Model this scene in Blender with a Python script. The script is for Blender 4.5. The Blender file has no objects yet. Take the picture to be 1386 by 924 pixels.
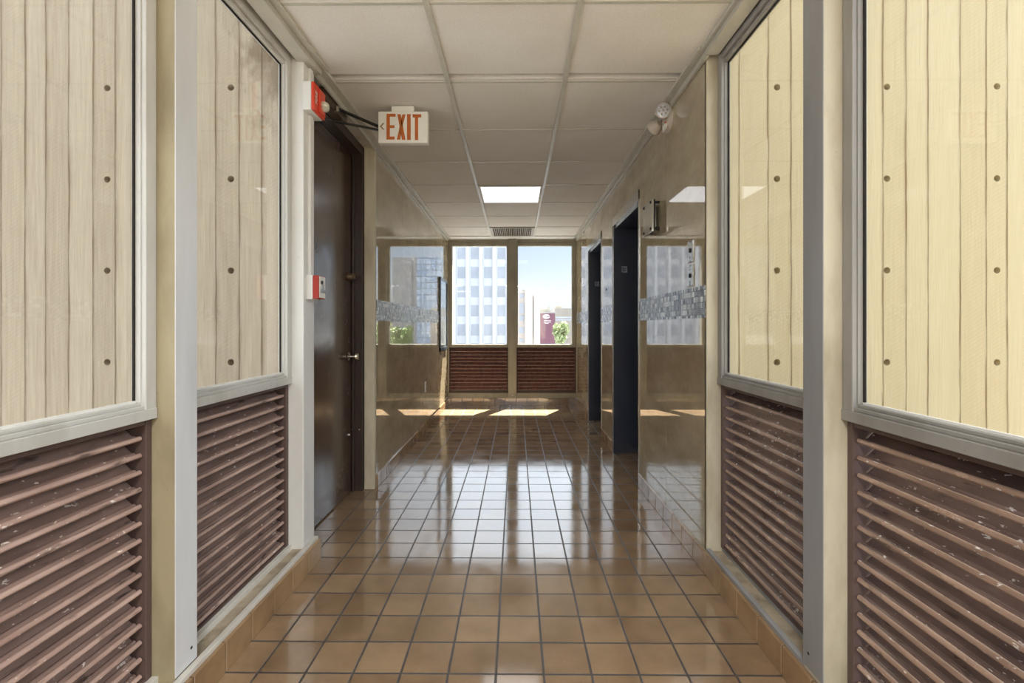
import bpy, bmesh, math, random
from mathutils import Vector, Matrix
random.seed(7)
S = bpy.context.scene
COL = S.collection
# ------------------------------------------------------------------ camera, sky, sun, exposure
F_PX, W_PX = 646.36, 1386.0
cd = bpy.data.cameras.new('camera')
cam = bpy.data.objects.new('camera', cd); COL.objects.link(cam)
cd.sensor_fit = 'HORIZONTAL'; cd.sensor_width = 36.0
cd.lens = F_PX / W_PX * 36.0
cd.shift_y = -20.69 / W_PX
cd.clip_start = 0.02; cd.clip_end = 2000
cam.location = (0, 0, 1.155)
cam.rotation_euler = (math.radians(90), 0, 0.0083)
S.camera = cam

SKY_STRENGTH = 1.0
wd = bpy.data.worlds.new('sky'); S.world = wd; wd.use_nodes = True
nt = wd.node_tree; nt.nodes.clear()
wo = nt.nodes.new('ShaderNodeOutputWorld'); bg = nt.nodes.new('ShaderNodeBackground')
bg.inputs['Strength'].default_value = SKY_STRENGTH
nt.links.new(bg.outputs[0], wo.inputs[0])
tc = nt.nodes.new('ShaderNodeTexCoord'); sx = nt.nodes.new('ShaderNodeSeparateXYZ')
nt.links.new(tc.outputs['Generated'], sx.inputs[0])
rp = nt.nodes.new('ShaderNodeValToRGB')
e = rp.color_ramp.elements
e[0].position = 0.0; e[0].color = (0.80, 0.84, 0.90, 1)
e[1].position = 1.0; e[1].color = (1.3, 1.5, 1.8, 1)
for p, c in ((0.06, (0.95, 0.98, 1.02)), (0.11, (0.80, 0.90, 1.02)), (0.17, (0.64, 0.79, 1.0)), (0.21, (1.0, 1.2, 1.5)), (0.29, (2.6, 2.85, 3.2)), (0.50, (2.3, 2.5, 2.8)), (0.72, (1.4, 1.6, 1.9))):
    n = e.new(p); n.color = (*c, 1)
nt.links.new(sx.outputs['Z'], rp.inputs[0])
# sky toned down over the half behind the camera
mr = nt.nodes.new('ShaderNodeMapRange'); mr.inputs['From Min'].default_value = 0.25; mr.inputs['From Max'].default_value = -0.5
mr.inputs['To Min'].default_value = 1.0; mr.inputs['To Max'].default_value = 0.75
nt.links.new(sx.outputs['Y'], mr.inputs['Value'])
mu = nt.nodes.new('ShaderNodeVectorMath'); mu.operation = 'SCALE'
mx = nt.nodes.new('ShaderNodeMapRange'); mx.inputs['From Min'].default_value = -1.0; mx.inputs['From Max'].default_value = 1.0   # brighter on the sun's side
mx.inputs['To Min'].default_value = 0.55; mx.inputs['To Max'].default_value = 1.40
nt.links.new(sx.outputs['X'], mx.inputs['Value'])
ml = nt.nodes.new('ShaderNodeMath'); ml.operation = 'MULTIPLY'
nt.links.new(mr.outputs[0], ml.inputs[0]); nt.links.new(mx.outputs[0], ml.inputs[1])
nt.links.new(rp.outputs[0], mu.inputs[0]); nt.links.new(ml.outputs[0], mu.inputs['Scale'])
nt.links.new(mu.outputs[0], bg.inputs['Color'])

sl = bpy.data.lights.new('sun', 'SUN'); sl.energy = 42.0; sl.angle = math.radians(0.53); sl.color = (1.0, 0.95, 0.87)
sun = bpy.data.objects.new('sun', sl); COL.objects.link(sun)
sun.rotation_euler = Vector((-0.48, -1.0, -2.4)).to_track_quat('-Z', 'Y').to_euler()
sun.location = (20, 40, 90)
CEILING_LAMP_W = 0.0   # the visible panel lights with its diffuser alone

vs = S.view_settings
vs.view_transform = 'Standard'; vs.look = 'None'; vs.exposure = 0.25; vs.gamma = 1.0; vs.use_curve_mapping = False
S.cycles.use_denoising = True
S.cycles.max_bounces = 10; S.cycles.diffuse_bounces = 6; S.cycles.glossy_bounces = 6
S.cycles.transparent_max_bounces = 16; S.cycles.sample_clamp_indirect = 8.0

# ------------------------------------------------------------------ materials
def srgb(r, g, b):
    def f(c):
        c /= 255.0
        return c / 12.92 if c <= 0.04045 else ((c + 0.055) / 1.055) ** 2.4
    return (f(r), f(g), f(b), 1.0)

class NT:
    def __init__(s, name):
        s.m = bpy.data.materials.new(name); s.m.use_nodes = True
        s.t = s.m.node_tree; s.b = s.t.nodes['Principled BSDF']
        s.tc = s.t.nodes.new('ShaderNodeTexCoord')
    def n(s, kind, **kw):
        nd = s.t.nodes.new('ShaderNode' + kind)
        for k, v in kw.items(): setattr(nd, k, v)
        return nd
    def l(s, a, b): s.t.links.new(a, b)
    def noise(s, scale, detail=4, stretch=(1, 1, 1), rough=0.55):
        mp = s.n('Mapping'); mp.inputs['Scale'].default_value = stretch
        s.l(s.tc.outputs['Object'], mp.inputs[0])
        nz = s.n('TexNoise'); nz.inputs['Scale'].default_value = scale; nz.inputs['Detail'].default_value = detail
        nz.inputs['Roughness'].default_value = rough
        s.l(mp.outputs[0], nz.inputs['Vector']); return nz.outputs[0]
    def ramp(s, fac, stops):
        r = s.n('ValToRGB'); el = r.color_ramp.elements
        el[0].position, el[0].color = stops[0][0], stops[0][1]
        el[1].position, el[1].color = stops[-1][0], stops[-1][1]
        for p, c in stops[1:-1]:
            q = el.new(p); q.color = c
        s.l(fac, r.inputs[0]); return r.outputs[0]
    def val(s, fac, a, b, lo=0.0, hi=1.0):
        r = s.n('MapRange'); r.inputs['From Min'].default_value = lo; r.inputs['From Max'].default_value = hi
        r.inputs['To Min'].default_value = a; r.inputs['To Max'].default_value = b
        s.l(fac, r.inputs[0]); return r.outputs[0]
    def mix(s, fac, a, b, mode='MIX'):
        m = s.n('Mix', data_type='RGBA', blend_type=mode)
        for k, v in ((0, fac), (6, a), (7, b)):
            if hasattr(v, 'type') and hasattr(v, 'is_linked'): s.l(v, m.inputs[k])
            else: m.inputs[k].default_value = v
        return m.outputs[2]
    def math(s, op, a, b=0.0):
        m = s.n('Math', operation=op)
        for k, v in ((0, a), (1, b)):
            if hasattr(v, 'is_linked'): s.l(v, m.inputs[k])
            else: m.inputs[k].default_value = v
        return m.outputs[0]
    def bump(s, h, strength=0.3, dist=0.01):
        b = s.n('Bump'); b.inputs['Strength'].default_value = strength; b.inputs['Distance'].default_value = dist
        s.l(h, b.inputs['Height']); s.l(b.outputs[0], s.b.inputs['Normal'])
    def set(s, **kw):
        for k, v in kw.items():
            i = s.b.inputs[k.replace('_', ' ')]
            if hasattr(v, 'is_linked'): s.l(v, i)
            else: i.default_value = v
        return s.m

def plain(name, col, rough=0.5, metal=0.0, var=0.08, scale=14.0, ior=1.45):
    t = NT(name); nz = t.noise(scale, 4)
    d = tuple(c * (1 - var) for c in col[:3]) + (1,); u = tuple(min(1, c * (1 + var)) for c in col[:3]) + (1,)
    t.set(Base_Color=t.ramp(nz, [(0.3, d), (0.7, u)]), Roughness=t.val(nz, rough * 0.9, rough * 1.1), Metallic=metal, IOR=ior)
    return t.m

def dirty(name, col, dirt, rough=0.5, amount=0.5, scale=9.0, stretch=(1, 1, 0.35), metal=0.0):
    """painted or bare metal with blotches and streaks of grime"""
    t = NT(name); a = t.noise(scale, 6, stretch); b = t.noise(60, 3)
    f = t.ramp(a, [(0.45, (0, 0, 0, 1)), (0.75, (amount, amount, amount, 1))])
    c = t.mix(f, col, dirt); sp = t.ramp(b, [(0.70, (0, 0, 0, 1)), (0.78, (0.35, 0.35, 0.35, 1))])
    c = t.mix(sp, c, dirt)
    t.set(Base_Color=c, Roughness=t.val(a, rough * 0.8, rough * 1.2), Metallic=metal)
    t.bump(b, 0.05, 0.002)
    return t.m

def emit(name, col, strength):
    t = NT(name); t.set(Base_Color=col, Emission_Color=col, Emission_Strength=strength, Roughness=0.6); return t.m

def glass_mat(name, tint=(1, 1, 1, 1), ior=1.45):
    m = bpy.data.materials.new(name); m.use_nodes = True; t = m.node_tree; t.nodes.clear()
    o = t.nodes.new('ShaderNodeOutputMaterial'); mx = t.nodes.new('ShaderNodeMixShader')
    tr = t.nodes.new('ShaderNodeBsdfTransparent'); gl = t.nodes.new('ShaderNodeBsdfGlossy'); fr = t.nodes.new('ShaderNodeFresnel')
    tr.inputs[0].default_value = tint; gl.inputs['Roughness'].default_value = 0.01; fr.inputs[0].default_value = ior
    gm = t.nodes.new('ShaderNodeNewGeometry'); mr = t.nodes.new('ShaderNodeMapRange')
    mr.inputs['To Min'].default_value = ior; mr.inputs['To Max'].default_value = 1.0 / ior   # same reflectance on either side of the sheet
    t.links.new(gm.outputs['Backfacing'], mr.inputs['Value']); t.links.new(mr.outputs[0], fr.inputs[0])
    t.links.new(fr.outputs[0], mx.inputs[0]); t.links.new(tr.outputs[0], mx.inputs[1]); t.links.new(gl.outputs[0], mx.inputs[2])
    t.links.new(mx.outputs[0], o.inputs[0]); return m

M = {}
PITCH = 0.15876; GX0 = -0.8602; GY0 = 1.5857
def tile_mat(name, ux, uy, ox, oy, rowh=PITCH):
    """quarry tile laid on a square grid; ux, uy name the object axes the grid runs along"""
    t = NT(name); s3 = t.n('SeparateXYZ'); t.l(t.tc.outputs['Object'], s3.inputs[0])
    c3 = t.n('CombineXYZ')
    t.l(t.math('ADD', s3.outputs[ux], -ox + 40 * PITCH), c3.inputs[0])
    if uy: t.l(t.math('ADD', s3.outputs[uy], -oy + 40 * rowh), c3.inputs[1])
    else: c3.inputs[1].default_value = 0.05
    br = t.n('TexBrick', offset=0.0, squash=1.0)
    br.inputs['Scale'].default_value = 1.0; br.inputs['Brick Width'].default_value = PITCH; br.inputs['Row Height'].default_value = rowh
    br.inputs['Mortar Size'].default_value = 0.0046; br.inputs['Mortar Smooth'].default_value = 0.25; br.inputs['Bias'].default_value = 0.0
    br.inputs['Color1'].default_value = srgb(148, 121, 92); br.inputs['Color2'].default_value = srgb(170, 142, 110)
    br.inputs['Mortar'].default_value = srgb(62, 52, 46)
    t.l(c3.outputs[0], br.inputs['Vector'])
    nz = t.noise(7.0, 5); fine = t.noise(90, 3)
    c = t.mix(0.75, br.outputs['Color'], t.ramp(nz, [(0.3, (0.62, 0.60, 0.58, 1)), (0.7, (1.0, 0.99, 0.98, 1))]), 'MULTIPLY')
    sc = t.ramp(t.noise(26, 5, (1, 1, 1), 0.7), [(0.66, (0, 0, 0, 1)), (0.72, (0.28, 0.28, 0.28, 1))])
    c = t.mix(sc, c, srgb(205, 180, 145))
    h = t.math('MULTIPLY', br.outputs['Fac'], -1.0)
    h2 = t.math('ADD', h, t.math('MULTIPLY', nz, 0.12))
    t.bump(h2, 0.30, 0.003)
    r = t.math('ADD', t.val(nz, 0.06, 0.13, 0.3, 0.7), t.math('MULTIPLY', br.outputs['Fac'], 0.45))
    t.set(Base_Color=c, Roughness=r, IOR=2.3)
    return t.m
M['tile'] = tile_mat('quarry_tile', 0, 1, GX0, GY0)
def curb_tile():
    t = NT('quarry_tile_curb'); nz = t.noise(7.0, 5); big = t.noise(3.1, 1, (0.2, 1, 0.2))
    c = t.ramp(big, [(0.35, srgb(146, 116, 84)), (0.65, srgb(176, 144, 106))])
    c = t.mix(0.75, c, t.ramp(nz, [(0.3, (0.62, 0.60, 0.58, 1)), (0.7, (1.0, 0.99, 0.98, 1))]), 'MULTIPLY')
    t.set(Base_Color=c, Roughness=t.val(nz, 0.10, 0.2, 0.3, 0.7), IOR=1.9); t.bump(nz, 0.1, 0.003); return t.m
M['tile_plain'] = curb_tile()
M['grout'] = plain('dark_grout', srgb(58, 50, 44), 0.9)
M['tile_end'] = tile_mat('quarry_tile_end_wall', 0, None, GX0 + 0.07, 0, 0.4)

def marble():
    t = NT('polished_beige_marble')
    a = t.noise(3.0, 7, (1, 1, 2.2), 0.6); b = t.noise(30, 4)
    c = t.ramp(a, [(0.3, srgb(158, 142, 114)), (0.55, srgb(176, 162, 134)), (0.75, srgb(190, 178, 152))])
    c = t.mix(0.18, c, t.ramp(b, [(0.35, (0.6, 0.55, 0.45, 1)), (0.65, (1, 1, 1, 1))]), 'MULTIPLY')
    t.set(Base_Color=c, Roughness=0.02, IOR=2.5); return t.m
M['marble'] = marble()

def mosaic():
    t = NT('grey_glass_mosaic'); s3 = t.n('SeparateXYZ'); t.l(t.tc.outputs['Object'], s3.inputs[0])
    c3 = t.n('CombineXYZ'); t.l(t.math('ADD', s3.outputs[1], 20.0), c3.inputs[0]); t.l(t.math('ADD', s3.outputs[2], 10.0), c3.inputs[1])
    br = t.n('TexBrick', offset=0.5, squash=0.6, squash_frequency=3)
    br.inputs['Scale'].default_value = 1.0; br.inputs['Brick Width'].default_value = 0.030; br.inputs['Row Height'].default_value = 0.0295
    br.inputs['Mortar Size'].default_value = 0.0018; br.inputs['Bias'].default_value = 0.0
    br.inputs['Color1'].default_value = (0, 0, 0, 1); br.inputs['Color2'].default_value = (1, 1, 1, 1); br.inputs['Mortar'].default_value = (0.5, 0.5, 0.5, 1)
    t.l(c3.outputs[0], br.inputs['Vector'])
    mot = t.noise(160, 2, (1, 1, 0.5))
    v = t.math('ADD', br.outputs['Color'], t.math('MULTIPLY', t.math('SUBTRACT', mot, 0.5), 0.9))
    c = t.ramp(v, [(0.05, srgb(58, 60, 62)), (0.35, srgb(120, 122, 122)), (0.65, srgb(176, 177, 174)), (1.0, srgb(232, 233, 230))])
    c = t.mix(br.outputs['Fac'], c, srgb(70, 70, 70))
    t.bump(t.math('MULTIPLY', br.outputs['Fac'], -1.0), 0.4, 0.002)
    t.set(Base_Color=c, Roughness=0.18, IOR=1.55); return t.m
M['mosaic'] = mosaic()

def board_concrete(name, lo, hi, seam, dirt_amt, woff, stain=False):
    t = NT(name); s3 = t.n('SeparateXYZ'); t.l(t.tc.outputs['Object'], s3.inputs[0])
    wob = t.math('MULTIPLY', t.math('SUBTRACT', t.noise(3.0, 3, (1, 1, 1)), 0.5), 0.012)
    xx = t.math('MULTIPLY', t.math('ADD', t.math('ADD', s3.outputs[0], woff), wob), 8.2)
    vd = t.n('TexVoronoi', voronoi_dimensions='1D', feature='DISTANCE_TO_EDGE'); vd.inputs['Scale'].default_value = 1.0; vd.inputs['Randomness'].default_value = 1.0
    vc = t.n('TexVoronoi', voronoi_dimensions='1D', feature='F1'); vc.inputs['Scale'].default_value = 1.0; vc.inputs['Randomness'].default_value = 1.0
    t.l(xx, vd.inputs['W']); t.l(xx, vc.inputs['W'])
    grain = t.noise(24, 5, (3.5, 1, 0.16), 0.65); blotch = t.noise(2.2, 6, (1.6, 1, 0.7), 0.6)
    sc = t.n('SeparateColor'); t.l(vc.outputs['Color'], sc.inputs[0])
    # diagonal saw marks on some of the boards
    mp = t.n('Mapping'); mp.inputs['Rotation'].default_value = (0, math.radians(32), 0); t.l(t.tc.outputs['Object'], mp.inputs[0])
    wv = t.n('TexWave', wave_type='BANDS', bands_direction='Z', wave_profile='SAW'); wv.inputs['Scale'].default_value = 18.0
    wv.inputs['Distortion'].default_value = 2.5; wv.inputs['Detail'].default_value = 2.0; wv.inputs['Detail Scale'].default_value = 0.6; t.l(mp.outputs[0], wv.inputs['Vector'])
    saw = t.math('MULTIPLY', wv.outputs['Fac'], t.ramp(sc.outputs[0], [(0.60, (0, 0, 0, 1)), (0.66, (1, 1, 1, 1))]))
    seamf = t.ramp(vd.outputs['Distance'], [(0.012, (1, 1, 1, 1)), (0.05, (0, 0, 0, 1))])
    seam_vis = t.math('MULTIPLY', seamf, t.ramp(t.noise(5.0, 4, (2, 1, 0.5)), [(0.40, (0.12, 0.12, 0.12, 1)), (0.58, (1, 1, 1, 1))]))
    base = t.ramp(t.math('ADD', t.math('MULTIPLY', grain, 1.1), t.math('MULTIPLY', sc.outputs[1], 0.25)), [(0.15, lo), (1.05, hi)])
    base = t.mix(t.math('MULTIPLY', seam_vis, 0.75), base, seam)
    halo = t.math('MULTIPLY', t.ramp(vd.outputs['Distance'], [(0.0, (1, 1, 1, 1)), (0.16, (0, 0, 0, 1))]), t.ramp(blotch, [(0.45, (0, 0, 0, 1)), (0.7, (dirt_amt,) * 3 + (1,))]))
    base = t.mix(halo, base, seam)
    h = t.math('ADD', t.math('MULTIPLY', seamf, -1.0), t.math('ADD', t.math('MULTIPLY', grain, 0.5), t.math('MULTIPLY', saw, 0.30)))
    t.bump(h, 0.8, 0.007)
    base = t.mix(t.math('MULTIPLY', saw, 0.10), base, seam)
    if stain:
        # a damp stain in the wall's upper corner
        dx = t.math('MULTIPLY', t.math('ADD', s3.outputs[0], 1.16), 2.6); dz = t.math('MULTIPLY', t.math('ADD', s3.outputs[2], -2.62), 1.5)
        rad = t.math('SQRT', t.math('ADD', t.math('MULTIPLY', dx, dx), t.math('MULTIPLY', dz, dz)))
        w = t.math('ADD', rad, t.math('MULTIPLY', t.math('SUBTRACT', t.noise(9.0, 7, (1, 1, 0.6), 0.7), 0.5), 1.9))
        base = t.mix(t.ramp(w, [(0.30, (0.75, 0.75, 0.75, 1)), (0.72, (0, 0, 0, 1))]), base, srgb(112, 92, 66))
    t.set(Base_Color=base, Roughness=0.85); return t.m
M['concrete_left'] = board_concrete('board_marked_concrete_beige', srgb(158, 140, 118), srgb(192, 176, 152), srgb(122, 98, 66), 0.55, 3.37, True)
M['concrete_right'] = board_concrete('board_marked_concrete_cream', srgb(190, 175, 140), srgb(206, 193, 160), srgb(128, 98, 58), 0.35, 9.13)

M['white_paint'] = dirty('aged_white_paint', srgb(212, 208, 198), srgb(150, 138, 115), 0.5, 0.35)
M['pillar_paint'] = dirty('cracked_white_paint', srgb(222, 221, 216), srgb(165, 155, 135), 0.45, 0.2)
M['cream_paint'] = dirty('cream_paint', srgb(205, 196, 172), srgb(130, 112, 80), 0.5, 0.6, 7.0)
M['cream_paint_shaded'] = dirty('shaded_cream_paint', srgb(168, 156, 126), srgb(104, 90, 62), 0.5, 0.6, 7.0)  # cream post paint darkened: the left post's shade put into the colour
M['aluminium'] = dirty('weathered_aluminium', srgb(146, 145, 144), srgb(108, 104, 98), 0.42, 0.5, 6.0, (1, 1, 0.15))
M['aluminium_pale'] = dirty('pale_aluminium', srgb(212, 213, 213), srgb(165, 162, 155), 0.42, 0.4, 6.0, (1, 1, 0.15))
M['frame_metal'] = dirty('oxidised_frame_aluminium', srgb(196, 194, 187), srgb(142, 135, 120), 0.45, 0.5, 7.0, (1, 1, 0.2))
M['frame_grey'] = dirty('bare_grey_frame_aluminium', srgb(150, 146, 140), srgb(104, 98, 86), 0.4, 0.5, 7.0, (1, 1, 0.2))
M['sill_dirt'] = dirty('dusty_sill', srgb(178, 164, 140), srgb(110, 95, 74), 0.8, 0.7, 16.0, (1, 1, 1))
M['end_frame'] = dirty('olive_beige_frame', srgb(166, 160, 142), srgb(114, 106, 84), 0.5, 0.4)
M['gasket'] = plain('black_foam_gasket', srgb(38, 32, 26), 0.9)
M['sealant'] = plain('white_sealant', srgb(225, 222, 214), 0.6)
M['ceiling_tile'] = None
def ceil_tile():
    t = NT('ceiling_tile'); a = t.noise(120, 4); b = t.noise(2.0, 3)
    t.set(Base_Color=t.mix(0.5, t.ramp(a, [(0.3, srgb(206, 200, 190)), (0.7, srgb(224, 220, 212))]), t.ramp(b, [(0.3, srgb(206, 198, 182)), (0.7, srgb(224, 220, 214))])), Roughness=0.8)
    t.bump(a, 0.25, 0.002); return t.m
M['ceiling_tile'] = ceil_tile()
M['grid_metal'] = plain('painted_grid_metal', srgb(182, 178, 164), 0.4)
M['soffit'] = plain('white_soffit', srgb(226, 224, 216), 0.7)

def louver_mat(name, lo, hi, fleck, rough, ior=1.5):
    t = NT(name); a = t.noise(18, 5, (1, 0.25, 1)); f = t.noise(75, 3, (1, 0.45, 1), 0.6); g = t.noise(6, 3, (1, 0.4, 1))
    c = t.ramp(a, [(0.32, lo), (0.68, hi)])
    thr = t.math('ADD', f, t.math('MULTIPLY', t.math('SUBTRACT', g, 0.5), 0.35))
    c = t.mix(t.ramp(thr, [(0.665, (0, 0, 0, 1)), (0.69, (1, 1, 1, 1))]), c, fleck)
    dark = t.ramp(t.noise(40, 4, (1, 0.2, 1)), [(0.60, (0, 0, 0, 1)), (0.70, (0.7, 0.7, 0.7, 1))])
    c = t.mix(dark, c, srgb(52, 38, 34))
    t.set(Base_Color=c, Roughness=t.val(a, rough * 0.8, rough * 1.3), IOR=ior); t.bump(f, 0.15, 0.002); return t.m
M['louver_left'] = louver_mat('dusty_brown_louver', srgb(120, 96, 86), srgb(156, 128, 116), srgb(228, 212, 198), 0.42)
M['louver_right'] = louver_mat('brown_bronze_louver', srgb(86, 68, 62), srgb(118, 96, 87), srgb(205, 196, 188), 0.20, 2.2)
M['louver_end'] = louver_mat('red_brown_louver', srgb(128, 90, 84), srgb(156, 116, 108), srgb(200, 170, 160), 0.35)
M['nosing_left'] = louver_mat('pinkish_nosing_highlight', srgb(150, 122, 110), srgb(190, 162, 148), srgb(228, 214, 202), 0.42)  # highlight along the slat fronts put into the colour
M['nosing_right'] = louver_mat('tan_nosing_highlight', srgb(128, 102, 87), srgb(172, 142, 122), srgb(215, 205, 195), 0.25, 2.0)  # tan glints on the right slat fronts painted as base colour
M['louver_frame'] = plain('brown_louver_frame', srgb(92, 74, 68), 0.45)

def door_mat():
    t = NT('dark_brown_door_paint'); a = t.noise(5, 6, (1, 1, 0.8), 0.65); b = t.noise(80, 3)
    c = t.ramp(a, [(0.3, srgb(62, 46, 38)), (0.7, srgb(84, 64, 54))])
    t.set(Base_Color=c, Roughness=t.val(a, 0.15, 0.30, 0.3, 0.7), IOR=1.9); t.bump(b, 0.06, 0.002); return t.m
M['door'] = door_mat()
M['door_frame'] = plain('dark_bronze_frame_paint', srgb(58, 46, 40), 0.4)
M['bronze'] = plain('bronze_closer_metal', srgb(92, 76, 60), 0.35, 0.6)
M['dark_metal'] = plain('dark_arm_metal', srgb(48, 44, 42), 0.35, 0.5)
M['chrome'] = plain('worn_chrome', srgb(205, 200, 190), 0.16, 1.0, 0.04)
M['steel'] = plain('brushed_stainless', srgb(190, 188, 182), 0.25, 1.0, 0.05, 60)
M['navy'] = plain('dark_navy_elevator_metal', srgb(50, 56, 72), 0.26, 0.0, 0.12, 5, 2.2)
M['sign_white'] = plain('exit_housing_white', srgb(226, 224, 214), 0.5, 0, 0.03)
M['sign_orange'] = plain('exit_letter_orange', srgb(180, 96, 38), 0.5, 0, 0.12, 30)
M['chevron'] = plain('exit_chevron_brown', srgb(140, 112, 76), 0.5)
M['red'] = plain('fire_red_plastic', srgb(206, 66, 40), 0.35, 0, 0.06)
M['red_dark'] = plain('pull_station_red', srgb(160, 44, 30), 0.4, 0, 0.08)
M['strobe'] = plain('strobe_lens_clear', srgb(206, 204, 186), 0.08, 0.3, 0.25, 70)
M['beige_plastic'] = plain('beige_plastic', srgb(188, 176, 160), 0.45)
M['lamp_face'] = plain('lamp_reflector_grey', srgb(205, 205, 208), 0.25, 0.3, 0.2, 120)
M['black'] = plain('black_plastic', srgb(18, 18, 20), 0.4)
M['plate_glass'] = plain('etched_sign_plate', srgb(176, 172, 158), 0.12, 0.3, 0.05)
M['mark_grey'] = plain('pale_etched_mark', srgb(150, 154, 162), 0.5)
M['board_pale'] = plain('pale_notice_sheet', srgb(190, 198, 205), 0.6)
M['frame_dark'] = plain('dark_grey_frame', srgb(62, 68, 74), 0.35)
M['glass'] = glass_mat('window_glass', (0.97, 0.985, 0.98, 1))
M['glass_board'] = glass_mat('notice_glass', (0.95, 0.97, 0.98, 1), 1.5)
M['diffuser'] = emit('lit_diffuser', (0.93, 0.95, 1.0, 1), 1.3)
M['vent_dark'] = plain('dark_vent_cavity', srgb(40, 36, 30), 0.9)
M['vent_metal'] = plain('beige_vent_metal', srgb(150, 138, 116), 0.5)
# outdoors
M['ground'] = plain('pale_pavement', srgb(112, 113, 116), 0.9, 0, 0.15, 0.3)
M['bounce_slab'] = plain('tan_bounce_slab', srgb(104, 96, 82), 0.9, 0, 0.1, 6)  # for the added slab that bounces sunlight
M['tower_white'] = plain('white_precast', srgb(212, 216, 222), 0.6, 0, 0.03, 0.4)
M['tower_glass'] = plain('blue_grey_window', srgb(176, 184, 196), 0.25, 0, 0.12, 0.3)
M['beige_concrete'] = plain('pale_beige_concrete', srgb(204, 195, 188), 0.8, 0, 0.04, 0.5)
M['grey_concrete'] = plain('grey_tower_concrete', srgb(160, 160, 160), 0.8, 0, 0.05, 0.3)
M['burgundy'] = plain('burgundy_cladding', srgb(116, 80, 96), 0.7, 0, 0.06, 0.5)
M['tan_concrete'] = plain('tan_concrete', srgb(158, 154, 144), 0.8, 0, 0.06, 0.5)
M['logo_white'] = plain('white_sign_paint', srgb(240, 236, 240), 0.6, 0, 0.02)
M['leaf'] = plain('pale_green_leaf', srgb(172, 184, 136), 0.6, 0, 0.3, 1.5)
M['leaf_dark'] = plain('green_leaf', srgb(134, 152, 104), 0.6, 0, 0.3, 1.5)
M['bark'] = plain('grey_bark', srgb(110, 96, 80), 0.9)
def curtain():
    t = NT('gridded_curtain_wall'); s3 = t.n('SeparateXYZ'); t.l(t.tc.outputs['Object'], s3.inputs[0])
    c3 = t.n('CombineXYZ'); t.l(t.math('ADD', s3.outputs[0], 100.0), c3.inputs[0]); t.l(t.math('ADD', s3.outputs[2], 100.0), c3.inputs[1])
    br = t.n('TexBrick', offset=0.0); br.inputs['Scale'].default_value = 1; br.inputs['Brick Width'].default_value = 1.5; br.inputs['Row Height'].default_value = 1.8
    br.inputs['Mortar Size'].default_value = 0.12
    br.inputs['Color1'].default_value = srgb(150, 172, 198); br.inputs['Color2'].default_value = srgb(180, 196, 214); br.inputs['Mortar'].default_value = srgb(120, 130, 142)
    t.l(c3.outputs[0], br.inputs['Vector']); t.set(Base_Color=br.outputs['Color'], Roughness=0.2); return t.m
M['curtain'] = curtain()

# ------------------------------------------------------------------ mesh and object helpers
class MB:
    def __init__(s): s.bm = bmesh.new()
    def box(s, x0, x1, y0, y1, z0, z1):
        x0, x1 = min(x0, x1), max(x0, x1); y0, y1 = min(y0, y1), max(y0, y1); z0, z1 = min(z0, z1), max(z0, z1)
        v = [s.bm.verts.new(p) for p in ((x0, y0, z0), (x1, y0, z0), (x1, y1, z0), (x0, y1, z0), (x0, y0, z1), (x1, y0, z1), (x1, y1, z1), (x0, y1, z1))]
        for f in ((3, 2, 1, 0), (4, 5, 6, 7), (0, 1, 5, 4), (1, 2, 6, 5), (2, 3, 7, 6), (3, 0, 4, 7)): s.bm.faces.new([v[i] for i in f])
        return s
    def quad(s, pts):
        s.bm.faces.new([s.bm.verts.new(p) for p in pts]); return s
    def prism(s, pts, vec):
        """closed polygon (3-D points) pushed along vec"""
        a = [s.bm.verts.new(p) for p in pts]; b = [s.bm.verts.new(Vector(p) + Vector(vec)) for p in pts]
        n = len(pts)
        s.bm.faces.new(a[::-1]); s.bm.faces.new(b)
        for i in range(n): s.bm.faces.new((a[i], a[(i + 1) % n], b[(i + 1) % n], b[i]))
        return s
    def lathe(s, prof, loc, axis, n=24):
        """profile [(radius, along)] turned about axis through loc"""
        q = Vector((0, 0, 1)).rotation_difference(Vector(axis).normalized()); loc = Vector(loc); rings = []
        for r, h in prof:
            if r < 1e-6: rings.append([s.bm.verts.new(loc + q @ Vector((0, 0, h)))])
            else: rings.append([s.bm.verts.new(loc + q @ Vector((r * math.cos(2 * math.pi * k / n), r * math.sin(2 * math.pi * k / n), h))) for k in range(n)])
        for A, B in zip(rings, rings[1:]):
            for k in range(n):
                a, b = A[k % len(A)], A[(k + 1) % len(A)]; c, d = B[(k + 1) % len(B)], B[k % len(B)]
                vs_ = []
                for w in (a, b, c, d):
                    if w not in vs_: vs_.append(w)
                if len(vs_) > 2: s.bm.faces.new(vs_)
        for R in (rings[0], rings[-1]):
            if len(R) > 2:
                try: s.bm.faces.new(R)
                except ValueError: pass
        return s
    def bar(s, a, b, w, h, up=(0, 0, 1)):
        a, b = Vector(a), Vector(b); d = (b - a).normalized(); r = d.cross(Vector(up)).normalized(); u = r.cross(d)
        pts = [a + r * sx_ * w / 2 + u * sz * h / 2 for sx_, sz in ((-1, -1), (1, -1), (1, 1), (-1, 1))]
        return s.prism(pts, b - a)
    def tube(s, a, b, r, n=12):
        a, b = Vector(a), Vector(b); return s.lathe([(r, 0), (r, (b - a).length)], a, b - a, n)

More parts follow.
